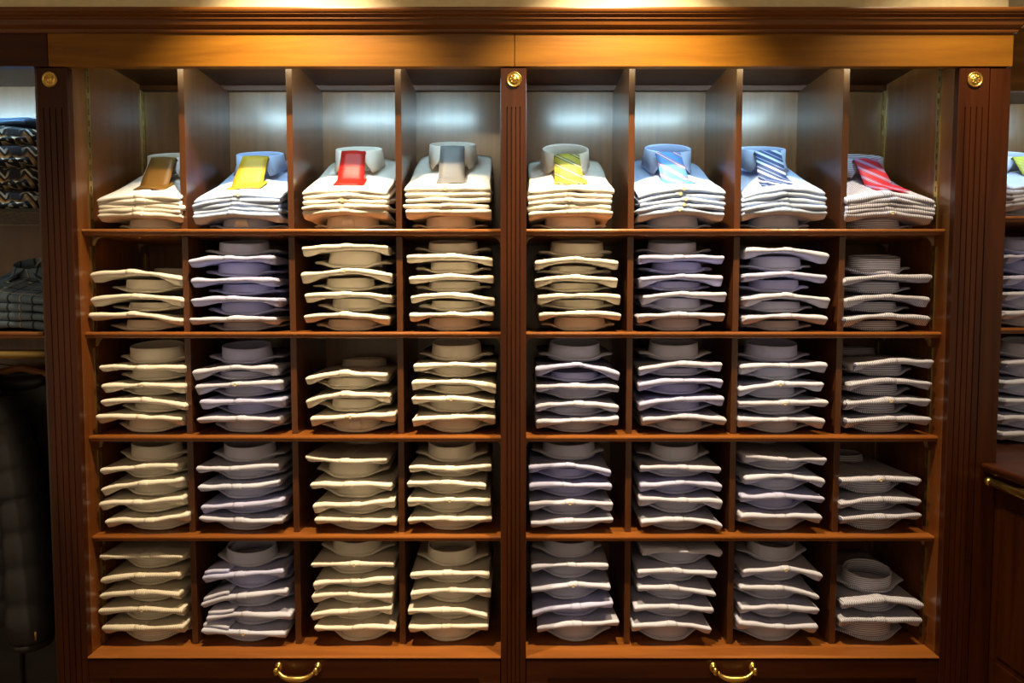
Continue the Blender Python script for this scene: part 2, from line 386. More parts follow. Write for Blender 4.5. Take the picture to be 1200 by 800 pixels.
# stack measurements in millimetres: left x, right x, heights of the folded edge at left, middle, right
STACKS = {
 (2,1): (0, [(-1259, -981, 1566, 1568, 1549), (-1244, -980, 1612, 1623, 1609), (-1246, -983, 1685, 1693, 1673)]),
 (2,2): (1, [(-953, -706, 1552, 1555, 1556), (-951, -691, 1610, 1615, 1610), (-950, -701, 1666, 1670, 1670), (-955, -703, 1725, 1734, 1734)]),
 (2,3): (0, [(-617, -369, 1563, 1567, 1555), (-616, -360, 1623, 1628, 1620), (-622, -362, 1682, 1697, 1685), (-622, -367, 1761, 1769, 1766)]),
 (2,4): (1, [(-308, -58, 1566, 1568, 1567), (-300, -56, 1620, 1626, 1609), (-307, -58, 1673, 1680, 1675), (-313, -61, 1736, 1739, 1728)]),
 (2,5): (1, [(75, 318, 1566, 1572, 1566), (72, 316, 1617, 1625, 1619), (62, 308, 1669, 1677, 1668), (64, 308, 1720, 1731, 1718)]),
 (2,6): (1, [(372, 622, 1563, 1567, 1565), (385, 626, 1620, 1628, 1626), (375, 616, 1671, 1680, 1675), (371, 617, 1734, 1736, 1736)]),
 (2,7): (0, [(687, 924, 1556, 1564, 1556), (683, 932, 1615, 1624, 1610), (682, 919, 1680, 1688, 1677), (683, 925, 1756, 1758, 1739)]),
 (2,8): (1, [(978, 1229, 1553, 1564, 1556), (981, 1229, 1610, 1621, 1612), (979, 1231, 1669, 1680, 1677)]),
 (3,1): (1, [(-1237, -989, 1266, 1262, 1256), (-1224, -974, 1310, 1314, 1295), (-1221, -976, 1355, 1358, 1355), (-1225, -977, 1413, 1410, 1410)]),
 (3,2): (1, [(-940, -695, 1257, 1257, 1256), (-932, -685, 1307, 1309, 1314), (-942, -693, 1351, 1361, 1367), (-952, -703, 1395, 1410, 1410)]),
 (3,3): (0, [(-602, -355, 1256, 1264, 1270), (-614, -369, 1311, 1331, 1324), (-617, -376, 1378, 1393, 1386)]),
 (3,4): (1, [(-302, -52, 1253, 1262, 1262), (-303, -53, 1318, 1317, 1307), (-300, -52, 1364, 1369, 1353), (-297, -49, 1415, 1419, 1416)]),
 (3,5): (1, [(67, 315, 1248, 1252, 1259), (65, 314, 1295, 1303, 1292), (67, 315, 1353, 1355, 1351), (67, 313, 1405, 1419, 1391)]),
 (3,6): (1, [(387, 633, 1253, 1264, 1253), (376, 624, 1300, 1316, 1318), (374, 619, 1358, 1372, 1369), (375, 617, 1405, 1421, 1419)]),
 (3,7): (1, [(673, 925, 1253, 1255, 1252), (674, 934, 1302, 1305, 1308), (671, 923, 1344, 1361, 1361), (677, 928, 1413, 1417, 1417)]),
 (3,8): (0, [(995, 1240, 1249, 1258, 1256), (994, 1238, 1302, 1312, 1314), (1000, 1239, 1360, 1372, 1362), (1013, 1244, 1418, 1429, 1429)]),
 (4,1): (1, [(-1224, -975, 948, 950, 967), (-1242, -990, 1000, 1006, 1017), (-1232, -991, 1045, 1062, 1073), (-1236, -1004, 1101, 1112, 1118)]),
 (4,2): (1, [(-941, -694, 959, 948, 950), (-937, -694, 989, 996, 1010), (-942, -704, 1052, 1051, 1066), (-948, -703, 1107, 1108, 1118)]),
 (4,3): (0, [(-594, -353, 954, 950, 947), (-599, -358, 993, 998, 1010), (-609, -364, 1058, 1059, 1056), (-621, -376, 1143, 1129, 1135)]),
 (4,4): (1, [(-315, -65, 953, 954, 955), (-316, -70, 1009, 1012, 1010), (-319, -80, 1062, 1065, 1054), (-310, -67, 1112, 1107, 1115)]),
 (4,5): (1, [(53, 299, 941, 947, 955), (49, 297, 1000, 1004, 1000), (48, 294, 1056, 1058, 1054), (47, 291, 1111, 1118, 1096)]),
 (4,6): (1, [(384, 626, 944, 953, 937), (380, 624, 1016, 1012, 1006), (380, 624, 1054, 1064, 1056), (378, 622, 1111, 1111, 1104)]),
 (4,7): (0, [(681, 925, 963, 963, 960), (685, 929, 1021, 1023, 1017), (693, 932, 1077, 1085, 1068), (692, 935, 1146, 1135, 1135)]),
 (4,8): (0, [(986, 1224, 954, 961, 966), (982, 1220, 1001, 1013, 1010), (980, 1218, 1070, 1075, 1074)]),
 (5,1): (0, [(-1247, -997, 620, 619, 622), (-1251, -1001, 672, 678, 672), (-1249, -1006, 720, 729, 723), (-1246, -1004, 767, 782, 782), (-1243, -994, 841, 841, 841)]),
 (5,2): (1, [(-943, -690, 613, 604, 601), (-927, -674, 652, 661, 655), (-940, -686, 693, 720, 732), (-935, -695, 774, 785, 795)]),
 (5,3): (1, [(-600, -358, 620, 620, 622), (-611, -369, 658, 672, 681), (-609, -366, 719, 723, 713), (-604, -360, 755, 764, 770), (-610, -359, 815, 817, 817)]),
 (5,4): (1, [(-318, -74, 622, 622, 628), (-320, -77, 672, 675, 658), (-311, -66, 727, 735, 732), (-312, -70, 783, 788, 785)]),
 (5,5): (1, [(74, 318, 618, 631, 638), (59, 300, 666, 684, 697), (53, 294, 736, 751, 749), (53, 288, 808, 814, 811)]),
 (5,6): (0, [(359, 599, 626, 630, 618), (366, 605, 683, 684, 675), (375, 612, 746, 741, 723), (374, 615, 794, 794, 788), (388, 630, 858, 858, 852)]),
 (5,7): (1, [(680, 922, 637, 622, 625), (689, 924, 681, 683, 675), (685, 923, 743, 743, 715), (693, 932, 791, 802, 782)]),
 (5,8): (1, [(991, 1239, 643, 644, 642), (998, 1237, 693, 705, 691)]),
}
TOPROW = {
 1: (-1215, -973, 1901, 1913, 1906, 1859, 1861, 1856),
 2: (-938, -684, 1896, 1918, 1911, 1854, 1864, 1859),
 3: (-617, -370, 1922, 1931, 1922, 1866, 1871, 1869),
 4: (-318, -69, 1933, 1935, 1935, 1869, 1870, 1869),
 5: (43, 290, 1925, 1935, 1928, 1861, 1869, 1866),
 6: (367, 619, 1913, 1935, 1923, 1859, 1874, 1861),
 7: (676, 915, 1911, 1935, 1922, 1864, 1874, 1864),
 8: (980, 1234, 1898, 1918, 1896, 1859, 1864, 1851),
}

# ------------------------------------------------------------------ shirts
YF = 0.052; LEN = 0.335
def sm(t): t = max(0.0, min(1.0, t)); return t*t*(3 - 2*t)
class Fold:
    """shirt lying with its folded edge to the front"""
    def __init__(s, x0, x1, zL, zM, zR, t, zback, seed, y0=YF, droop=0.014, lin=False, yaw=0.0):
        s.x0, s.x1, s.zL, s.zM, s.zR, s.t, s.zb, s.y0, s.droop, s.lin, s.yaw = x0, x1, zL, zM, zR, t, zback, y0, droop, lin, yaw
        r = random.Random(seed); s.ph = [r.uniform(0, 6.28) for _ in range(8)]; s.am = [r.uniform(0.5, 1.2) for _ in range(4)]; s.peak = r.uniform(-0.25, 0.25)
    def zc(s, u, v):
        a = abs(u); zf = s.zM + ((s.zL if u < 0 else s.zR) - s.zM)*a**1.35
        zf += 0.0011*s.am[0]*math.sin(5.2*u + s.ph[0]) + 0.0007*s.am[1]*math.sin(11*u + s.ph[1])
        k = (0.25*sm(v) + 0.75*v) if s.lin else sm(v/0.75)
        dz = s.zb - (s.zL + s.zR + 2*s.zM)/4 if not s.lin else s.zb - s.zM
        arch = (-0.010*a**2.2*sm((v - 0.1)/0.4)) if s.lin else 0.0
        if s.lin: return zf + dz*k + arch
        return zf*(1 - k) + s.zb*k
    def th(s, u): return s.t*(1 + 0.16*math.sin(3.3*u + s.ph[2]) + 0.10*math.sin(8*u + s.ph[3]))
    def pt(s, u, v, side):     # side +1 top, -1 bottom
        e = 0.55 if abs(u) > 0.995 else (0.9 if abs(u) > 0.96 else 1.0)
        t = s.th(u)*e*(1.0 if v > 0.05 else 1.0)
        xm = (s.x0 + s.x1)/2; hw = (s.x1 - s.x0)/2
        y = s.y0 + v*LEN + 0.0025*math.sin(4*u + s.ph[4])*(1 - v)
        x = xm + u*hw*(1 - 0.035*v*s.am[2]) + 0.0018*math.sin(9*v + s.ph[5])*u + s.yaw*v*LEN
        z = s.zc(u, v) + side*t/2
        if side > 0: z += 0.0006*math.sin(9*v + 4*u + s.ph[6])
        if side < 0: z -= s.droop*sm((abs(u) - 0.42)/0.58)*sm(v/0.05)*sm((0.34 - v)/0.2)*s.am[3]
        return (x, y, z)
    VS = (0.0, 0.05, 0.14, 0.28, 0.45, 0.65, 0.85, 1.0)
    def front(s, u, out=0.0):
        x, y, z = s.pt(u, 0, 1); x2, y2, z2 = s.pt(u, 0, -1); zm = (z + z2)/2; t = z - z2
        return [(x, y + 0.45*t - out*0.5, z + out), (x, y + 0.13*t - out, zm + 0.36*t + out*0.5), (x, y - out, zm), (x, y + 0.13*t - out, zm - 0.36*t), (x, y + 0.45*t, z2)]
    def loop(s, u):
        top = [s.pt(u, v, 1) for v in s.VS[1:]]; bot = [s.pt(u, v, -1) for v in s.VS[1:]]
        return bot[::-1] + s.front(u)[::-1] + top
    def body(s):
        us = [-1, -0.98, -0.9, -0.8, -0.68, -0.54, -0.4, -0.27, -0.14, 0, 0.14, 0.27, 0.4, 0.54, 0.68, 0.8, 0.9, 0.98, 1]
        return loft([s.loop(u) for u in us])
    def placket(s, hwid=0.016):
        hw = (s.x1 - s.x0)/2; k = hwid/hw; cols = []
        for u in (s.peak*0.3 - k, s.peak*0.3 - k*0.5, s.peak*0.3 + k*0.5, s.peak*0.3 + k):
            o = 0.0016 if abs(u - s.peak*0.3) < k*0.9 else 0.0004
            fr = s.front(u, o)[:4]; top = [(x, y, z + o) for x, y, z in (s.pt(u, v, 1) for v in s.VS[1:6])]
            fr2 = s.front(u, -0.001)[:4]; top2 = [(x, y, z - 0.001) for x, y, z in (s.pt(u, v, 1) for v in s.VS[1:6])]
            cols.append(top[::-1] + fr + fr2[::-1] + top2)
        return loft(cols)
    def top_at(s, x, y):
        v = max(0.0, min(1.0, (y - s.y0)/LEN)); xm = (s.x0 + s.x1)/2 + s.yaw*v*LEN; u = max(-1, min(1, (x - xm)/((s.x1 - s.x0)/2)))
        return s.pt(u, v, 1)[2]
def ring(cx, cy, z0, h, a=0.077, b=0.058, th=0.0032, flare=0.07, segs=36, tilt=0.0, seed=0):
    r = random.Random(seed); p1, p2 = r.uniform(0, 6.28), r.uniform(0, 6.28); loops = []
    prof = [(1 + flare, 0.0), (1 + flare*0.7, 0.25), (1 + flare*0.2, 0.7), (1.0, 0.95), (1 - th/a*0.5, 1.0), (1 - th/a, 0.95), (1 - th/a, 0.0)]
    for k in range(segs):
        an = 2*math.pi*k/segs; l = []
        for q, hh in prof:
            wob = 1 + 0.012*math.sin(2*an + p1) + 0.008*math.sin(3*an + p2)
            x, y, z = a*q*wob*math.sin(an), -b*q*wob*math.cos(an), hh*h*(1 + 0.03*math.sin(an*2 + p2))
            y, z = y*math.cos(tilt) - z*math.sin(tilt), y*math.sin(tilt) + z*math.cos(tilt)
            l.append((cx + x, cy + y, z0 + z))
        loops.append(l)
    loops.append(loops[0]); v, f = loft(loops, True, False)
    n = len(prof); m = segs*n
    v = v[:m]; f = [tuple(i % m for i in q) for q in f]
    return v, f
def pointed_leaf(cx, cy, z0, h, a, b, tilt, surf, reach=0.068):
    """turned-down collar leaf with two points lying on the chest"""
    loops = []; N = 40; a0 = math.radians(9)
    for k in range(N + 1):
        an = a0 + (2*math.pi - 2*a0)*k/N
        fr = max(0.0, 1 - min(an, 2*math.pi - an)/math.radians(62))      # 1 at the front opening
        l = []
        for q, hh, d in ((1.02, 1.0, 0), (1.05, 0.98, 0), (1.10, 0.5, 0.45), (1.13, 0.06, 1.0), (1.11, 0.06, 1.0), (1.07, 0.5, 0.45), (1.03, 0.9, 0)):
            x, y, z = a*q*math.sin(an), -b*q*math.cos(an), hh*h
            y -= d*fr*reach*0.55; x += (1 if an < math.pi else -1)*d*fr*reach*0.75; z -= d*fr*0.006
            y, z = y*math.cos(tilt) - z*math.sin(tilt), y*math.sin(tilt) + z*math.cos(tilt)
            X, Y, Z = cx + x, cy + y, z0 + z
            if d > 0.9: Z = max(Z, surf(X, Y) + 0.002 + (0.0015 if q > 1.12 else 0))
            l.append((X, Y, Z))
        loops.append(l)
    return loft(loops)
def button(parent, p, org, rx=0.0):
    v, f = lathe([(0.0005, 0.001), (0.0052, 0.001), (0.0055, -0.0008), (0.0042, -0.0016), (0.0030, -0.0010), (0.0005, -0.0010)], 12, 'y')
    o = link_mesh('button', v, f, M['button'], parent, True); o.location = (p[0]-org[0], p[1]-org[1], p[2]-org[2]); o.rotation_euler = (rx, 0, 0)
    return o
def make_fold(F, key, label, group, seed, colh=0.030, collar=True, btn=False, leaf=False, cuff=False):
    org = ((F.x0 + F.x1)/2, F.y0 + 0.16, min(F.zL, F.zR, F.zM) - F.t/2)
    t = empty('dress_shirt', org, label, 'shirt', group)
    v, f = F.body(); link_mesh('body', v, f, FAB[key][0], t, True, org)
    v, f = F.placket(); link_mesh('placket', v, f, FAB[key][0], t, True, org)
    if btn:
        u = F.peak*0.3; p = F.front(u, 0.0028)[2]; button(t, p, org)
    cxm = org[0] + F.yaw*0.24
    if collar and not leaf:
        cy = F.y0 + LEN - 0.070; zc = F.top_at(cxm, cy) - 0.001
        v, f = ring(cxm, cy, zc, colh, 0.072, 0.056, seed=seed); link_mesh('collar', v, f, FAB[key][1], t, True, org)
    if cuff:
        zz = F.zL; hw = (F.x1 - F.x0); lst = []
        for k in range(7):
            x = F.x0 + 0.004 + k/6*hw*0.30; zt = F.top_at(x, F.y0 + 0.02)
            lst.append([(x, F.y0 + 0.008, zt + 0.0005), (x, F.y0 + 0.004, zt + 0.006), (x, F.y0 + 0.008, zt + 0.012), (x, F.y0 + 0.05, zt + 0.013), (x, F.y0 + 0.11, zt + 0.010), (x, F.y0 + 0.11, zt + 0.001)])
        v, f = loft(lst); link_mesh('cuff', v, f, FAB[key][0], t, True, org)
    return t, org
def make_collar_shirt(x0, x1, z0, gap, key, label, group, seed, y0, top=False, lit_patch=False, ring_h=None):
    """shirt lying with the back of its collar to the front"""
    r = random.Random(seed); tt = 0.009; hc = max(0.012, gap - tt)
    xm = (x0 + x1)/2 + r.uniform(-0.004, 0.004); hw = (x1 - x0)/2*0.93; org = (xm, y0 + 0.16, z0)
    t = empty('dress_shirt', org, label, 'shirt', group)
    rise = min(hc, 0.05) if not top else min(0.02, gap*0.4)
    p = [r.uniform(0, 6.28) for _ in range(4)]
    def pt(u, v, side):
        a = abs(u); e = 0.25 if a > 0.99 else 1.0
        yf = y0 + 0.036 + 0.060*a**1.7 + 0.002*math.sin(6*u + p[0])
        y = yf + v*(y0 + LEN - 0.006 - yf); x = xm + u*hw*(1 - 0.02*v)
        k = sm(v*1.05)
        z = z0 + rise*k + tt/2 + min(0.014, gap*0.34)*sm((a - 0.30)/0.55)*(1 - k) + 0.0012*math.sin(7*u + p[1])*(1 - k)*(1 if a > .4 else .3)
        th = tt*e*(1 + 0.2*math.sin(5*u + p[2]))*(0.75 if v < 0.01 else 1)
        z += side*th/2
        return (x, y, max(z, z0 + 0.0003) if side < 0 else z)
    vs = (0, 0.04, 0.15, 0.35, 0.6, 0.85, 1.0); us = [-1, -0.95, -0.85, -0.72, -0.58, -0.42, -0.25, -0.1, 0.1, 0.25, 0.42, 0.58, 0.72, 0.85, 0.95, 1]
    loops = []
    for u in us:
        a, b = pt(u, 0, 1), pt(u, 0, -1)
        loops.append([pt(u, v, -1) for v in vs][::-1] + [(a[0], a[1] - 0.003, (a[2] + b[2])/2)] + [pt(u, v, 1) for v in vs])
    v, f = loft(loops); link_mesh('body', v, f, FAB[key][0], t, True, org)
    a_ = 0.075 + r.uniform(-0.004, 0.004); b_ = 0.058
    H = ring_h if ring_h else hc
    v, f = ring(xm + r.uniform(-0.006, 0.006), y0 + 0.046 + b_, z0 + tt - 0.0005, H, a_, b_, tilt=(R(11) if top else 0.0), seed=seed); link_mesh('collar', v, f, FAB[key][1], t, True, org)
    if top:      # yoke and stand seen inside the open neck
        v, f = ring(xm, y0 + 0.046 + b_, z0 + tt + 0.001, H*0.8, a_*0.93, b_*0.93, 0.002, -0.02, tilt=R(11), seed=seed + 1); link_mesh('collar_stand', v, f, FAB[key][1], t, True, org)
    if lit_patch:  # bright patch of light on the collar, shaped as a pale trapezoid
        lst = []
        for k in range(7):
            s_ = -1 + k/3; xx = s_*0.019; lst.append([])
            for hh, wd in ((0.001, 1.25), (H*0.5, 1.0), (H*0.82, 0.78)):
                X = xm + xx*wd; yy = y0 + 0.046 + b_ - b_*1.075*math.sqrt(max(0, 1 - (xx*wd/(a_*1.05))**2)); lst[-1].append((X, yy - 0.002, z0 + tt + hh))
            lst[-1] += [(q[0], q[1] + 0.0015, q[2]) for q in lst[-1][::-1]]
        v, f = loft(lst); link_mesh('bright_patch', v, f, M['off_white'], t, True, org)
    return t
ORD = ['bottom', 'second from bottom', 'third from bottom', 'fourth from bottom', 'fifth from bottom', 'sixth from bottom', 'seventh from bottom', 'eighth from bottom', 'ninth from bottom', 'tenth from bottom', 'eleventh from bottom']
TIE = {1: 'brown tie', 2: 'yellow tie', 3: 'red tie', 4: 'silver tie', 5: 'lime striped tie', 6: 'blue striped tie', 7: 'navy striped tie', 8: 'crimson striped tie'}
TIER = {2: 'first tier', 3: 'second tier', 4: 'third tier', 5: 'lowest tier'}
CL = {'W': 'white', 'L': 'lilac', 'P': 'pale', 'G': 'grey', 'S': 'stripe', 'C': 'check', 'K': 'sky'}
# one letter per pair from the bottom, the last one for a collar shirt on top
KEYS = {(2,2): 'GLLLP', (3,2): 'GLGGL', (4,2): 'GLPGG', (5,2): 'PGGLG', (2,5): 'WWWWW', (3,5): 'GGGLP', (4,5): 'GGLLG', (5,5): 'GLPGG',
        (2,6): 'GGLLG', (3,6): 'GLLGG', (4,6): 'GGLGG', (5,6): 'GGGGG', (2,7): 'GGLP', (3,7): 'GGPPL', (4,7): 'GLPG', (5,7): 'GGGGG',
        (2,8): 'SSSS', (3,8): 'SSSS', (4,8): 'SSS', (5,8): 'SSS', (5,1): 'CCCCC'}
def stack(folds, shelf_z, top_c, keys, where, group, seed0, y0=YF, lid=None, lit_patch=None, cuffs=(), buttons=()):
    """alternating shirts: collar outward below, folded edge outward above it"""
    zprev = shelf_z + 0.0006; n = 0; T = 0.0152
    for k, (xl, xr, zl, zm, zr) in enumerate(folds):
        t = T; key = CL[keys[k]]; seed = seed0*40 + k
        zmid = zm; bottom = min(zmid, (zl + zr)/2 + 0.004) - t*0.62
        gap = max(0.016, bottom - zprev)
        make_collar_shirt(xl, xr, zprev, gap, key, f"{WORD[key]} shirt, collar out, {ORD[n]}, {where}", group, seed, y0, lit_patch=(lit_patch == k)); n += 1
        F = Fold(xl, xr, zl, zm, zr, t, (zl + zr + 2*zm)/4 - 0.001, seed, y0)
        nxt = (folds[k+1][3] - zm - 0.026) if k + 1 < len(folds) else 0.024
        make_fold(F, key, f"{WORD[key]} shirt, fold out, {ORD[n]}, {where}", group, seed, colh=max(0.012, min(0.04, nxt)), btn=(random.Random(seed).random() < 0.16), cuff=(k in cuffs)); n += 1
        zprev = max(zm + t*0.62, (zl + zr)/2 + t*0.5)
    if top_c:
        key = CL[keys[len(folds)]]; xl, xr = folds[-1][0], folds[-1][1]
        room = lid - zprev - 0.003
        H = min(0.048, room - 0.014)
        make_collar_shirt(xl, xr, zprev, H + 0.009, key, f"{WORD[key]} shirt, collar out, {ORD[n]}, {where}", group, seed0*40 + 30, y0, top=True, ring_h=H)
SHZ = {2: SH[1], 3: SH[2], 4: SH[3], 5: BOT}
for (r_, c_), (tc, L) in STACKS.items():
    folds = [(max(-1252, a)/1000, min(1252, b)/1000, c/1000, d/1000, e/1000) for a, b, c, d, e in L]
    keys = KEYS.get((r_, c_), 'WWWWWW')
    stack(folds, SHZ[r_], tc, keys, f"{TIER[r_]} below the {TIE[c_]}", f"shirts stacked on the {TIER[r_]} below the ties", r_*10 + c_, lid=SH[r_-2] - ST,
          lit_patch=(0 if (r_, c_) == (3, 3) else None), cuffs=((0, 1, 2, 3) if (r_, c_) == (5, 2) else ()))

# ------------------------------------------------------------------ top row: stacks topped with a shirt and tie
TMAT = {1: tie_mat('tie_brown', (0.20, 0.10, 0.020), []), 2: tie_mat('tie_yellow', (0.50, 0.33, 0.025), []), 3: tie_mat('tie_red', (0.38, 0.012, 0.006), []),
        4: tie_mat('tie_silver', (0.17, 0.17, 0.175), []),
        5: tie_mat('tie_lime', (0.46, 0.43, 0.05), [(0.08, 0.18, (0.10, 0.09, 0.08)), (0.23, 0.31, (0.62, 0.60, 0.50)), (0.36, 0.46, (0.10, 0.09, 0.08))], 0.050, 40),
        6: tie_mat('tie_blue', (0.10, 0.30, 0.70), [(0.10, 0.17, (0.55, 0.10, 0.22)), (0.22, 0.30, (0.72, 0.68, 0.72)), (0.35, 0.42, (0.55, 0.10, 0.22))], 0.056, 45),
        7: tie_mat('tie_navy', (0.035, 0.065, 0.22), [(0.10, 0.36, (0.62, 0.72, 0.85)), (0.62, 0.72, (0.30, 0.38, 0.60))], 0.052, 40),
        8: tie_mat('tie_crimson', (0.52, 0.030, 0.055), [(0.12, 0.22, (0.25, 0.28, 0.62)), (0.28, 0.36, (0.50, 0.50, 0.75)), (0.42, 0.50, (0.25, 0.28, 0.62))], 0.046, 40)}
TLAB = {1: 'brown gold silk tie laid on a white shirt', 2: 'plain yellow silk tie laid on a sky-blue shirt', 3: 'plain red silk tie laid on a white shirt', 4: 'silver grey satin tie laid on a white shirt',
        5: 'lime yellow tie with grey diagonal stripes on a white shirt', 6: 'bright blue tie with pink and white stripes on a sky-blue shirt', 7: 'navy tie with wide white diagonal stripes on a blue shirt', 8: 'crimson tie with blue stripes on a pinstriped shirt'}
# top centre x, bottom centre x, bottom y, tie half widths, pointed end
TGEO = {1: (-1.090, -1.092, 0.105, 0.038, 0.046, .012), 2: (-0.803, -0.812, 0.105, 0.040, 0.050, .016), 3: (-0.497, -0.492, 0.088, 0.037, 0.043, .004), 4: (-0.189, -0.186, 0.085, 0.037, 0.043, .006),
        5: (0.166, 0.170, 0.086, 0.039, 0.047, .012), 6: (0.481, 0.496, 0.092, 0.038, 0.044, .004), 7: (0.792, 0.784, 0.090, 0.040, 0.045, .010), 8: (1.098, 1.124, 0.085, 0.036, 0.048, .014)}
def make_tie(c, F, cx, cy, z0, h, b, tilt, geo, mat, label, group='ties on the top shirts', extra=0.0):
    xt, xb, yb, w0, w1, point = geo
    yt = cy - b*1.12*math.cos(tilt) - h*math.sin(tilt) - 0.002; zt = z0 - b*math.sin(tilt) + h*math.cos(tilt) + 0.002
    N = 14; cols = []; org = (xt, yt, zt)
    for i in range(N + 1):
        s = i/N; row = []
        for j, q in enumerate((-1, -0.5, 0, 0.5, 1)):
            y = yt + (yb - yt)*s + (point*(abs(q) - 1) if i == N else 0); x = xt + (xb - xt)*s + q*(w0 + (w1 - w0)*s)
            zs = F.top_at(x, y) + 0.0055
            lead = zt + (F.top_at(xt, yt - 0.055) + 0.008 - zt)*min(1.0, (yt - y)/0.055)
            z = max(zs, lead) if (yt - y) < 0.055 else zs
            row.append((x, y, z - 0.002*abs(q)))
        cols.append(row + [(x, y + 0.001, z - 0.0055) for x, y, z in row[::-1]])
    # neck piece folding back into the collar
    first = cols[0]; back = [(x, y + 0.012, z - 0.004) for x, y, z in first]
    v, f = loft([back] + cols)
    o = link_mesh('necktie', v, f, mat, None, True, org); tag(o, label, 'tie', group)
    # narrow tail showing under the wide blade
    rows = []
    for i in range(6, N + 1):
        s = i/N; y = yt + (yb - yt)*s*1.0 + 0.004; xo = xt + (xb - xt)*s + (w1*0.25 + extra)
        z = F.top_at(xo, y) + 0.0012; hw = w1*0.86
        rows.append([(xo - hw, y, z), (xo + hw, y, z), (xo + hw, y, z + 0.0016), (xo - hw, y, z + 0.0016)])
    v, f = loft(rows); link_mesh('tail', v, f, mat, o, False, org)
    return o
ROWKEY = {1: 'white', 2: 'sky', 3: 'white', 4: 'white', 5: 'white', 6: 'sky', 7: 'sky', 8: 'stripe'}
def top_stack(c, x0, x1, T3, B3, shelf_z, key, tie_name, geo, mat, tlabel, seed0, y0=YF, zb_top=2.082, zb_bot=1.868, n=5, tilt=R(24), colh=0.046, dcx=0.0, lit_patch=False, group=None, btn=False, tiegroup='ties on the top shirts', swing=0.0):
    wd = WORD[key]; group = group or 'shirts in the stacks under the ties'
    make_collar_shirt(x0, x1, shelf_z + 0.0006, B3[1] - 0.008 - shelf_z, key, f"{wd} shirt, collar out, bottom of the stack under the {tie_name}", group, seed0, y0, lit_patch=lit_patch)
    F = None
    for k in range(n):
        s = k/(n - 1); z = [b + (t - b)*s for b, t in zip(B3, T3)]
        rr = random.Random(seed0 + k); j = rr.uniform(-0.003, 0.003); jx = rr.uniform(-0.004, 0.004)
        F = Fold(x0 + jx, x1 + jx, z[0], z[1] + j*0.3, z[2], 0.0145, zb_bot + (zb_top - zb_bot)*s, seed0 + k, y0 + rr.uniform(0, 0.004), droop=(0.012 if k == 0 else 0.003), lin=True, yaw=swing)
        last = k == n - 1
        lab = f"{wd} shirt, fold out, {ORD[k+1]} of the stack under the {tie_name}" if not last else f"{wd} shirt with raised collar wearing the {tie_name}"
        t, org = make_fold(F, key, lab, group, seed0 + k, colh=0.036, leaf=last, btn=btn or (rr.random() < 0.15))
    cx = (x0 + x1)/2 + dcx + swing*0.21; cy = y0 + 0.222; z0 = F.top_at(cx, cy) - 0.004; a, b = 0.070, 0.056
    v, f = ring(cx, cy, z0, colh, a, b, 0.0022, 0.01, tilt=tilt, seed=seed0); link_mesh('collar_stand', v, f, FAB[key][1], t, True, org)
    v, f = pointed_leaf(cx, cy, z0, colh*1.02, a, b, tilt, F.top_at); link_mesh('collar', v, f, FAB[key][1], t, True, org)
    make_tie(c, F, cx, cy, z0, colh, b, tilt, geo, mat, tlabel, tiegroup)
for c_, q in TOPROW.items():
    q = [v/1000 for v in q]
    top_stack(c_, q[0], q[1], q[2:5], q[5:8], SH[0], ROWKEY[c_], TIE[c_], TGEO[c_], TMAT[c_], TLAB[c_], 900 + c_*20, lit_patch=c_ in (2, 3), btn=(c_ == 6), dcx=0.0,
              tilt=R({5: 30, 6: 26}.get(c_, 20)), colh={4: 0.062, 1: 0.050, 2: 0.052, 8: 0.050}.get(c_, 0.057), zb_top={3: 2.090, 4: 2.102, 1: 2.075, 2: 2.08, 8: 2.07}.get(c_, 2.092))

# ------------------------------------------------------------------ neighbouring bay with knitwear and jackets
XL0, XL1 = -2.45, -1.345
lb = empty('knitwear_cabinet', (-1.9, 0.2, 0.0), 'mahogany cabinet with glass shelf, brass rail and hanging jacket beside the shirts', 'cabinet')
def lpart(*a, **k):
    o = box(*a, **k); o.matrix_parent_inverse = lb.matrix_basis.inverted(); return o
LBI = Matrix.Translation((1.9, -0.2, 0.0))
def adopt(o, root):
    o.parent = root; o.matrix_parent_inverse = Matrix.Translation(root.location).inverted(); return o
adopt(box('side_panel', XL1 - 0.02, XL1, 0.023, YB, 0.0, FT, M['lining']), lb)
adopt(box('side_panel', XL0 - 0.02, XL0, 0.012, YB, 0.0, FT, M['lining']), lb)
adopt(box('back_panel', XL0, XL1 - 0.0205, YB, YB + 0.012, 0.0, FT, M['veneer']), lb)
adopt(box('top_panel', XL0, XL1 - 0.0205, 0.022, YB - 0.001, CEILZ, CEILZ + 0.016, M['wood_x']), lb)
adopt(box('fascia', XL0 - 0.1, -1.308, -0.003, 0.020, FB, FT + 0.03, M['wood_x'], None, 0.0012), lb)
adopt(cornice('cornice', XL0 - 0.1, -1.3065, False, None, -0.001), lb)
adopt(pilaster(XL0 - 0.09, XL0, None), lb)
adopt(shelf_board('shelf', XL0, XL1 - 0.021, 0.020, YB - 0.001, 1.5185, 0.020, M['shelf'], None), lb)
adopt(shelf_board('bottom_board', XL0, XL1 - 0.021, 0.0, YB - 0.001, 0.10, 0.022, M['shelf'], None), lb)
adopt(box('plinth', XL0, XL1 - 0.021, 0.006, 0.026, 0.0, 0.077, M['wood_x']), lb)
gs = adopt(box('glass_shelf', XL0 + 0.001, XL1 - 0.0215, 0.045, YB - 0.002, 1.869, 1.877, M['glass'], None, 0.0008), lb); gs['label'] = 'green-edged glass shelf'
v, f = tube([(XL0 + 0.001, 0.10, 1.448), (XL1 - 0.0215, 0.10, 1.448)], 0.014, 16, 0.5)
gs = adopt(link_mesh('hanging_rail', v, f, M['brass_dull'], None, True), lb); gs['label'] = 'oval brass hanging rail'
tube_light(-2.38, -1.42, 0.046, 2.318, 'slim cool white tube light behind the fascia over the knitwear')
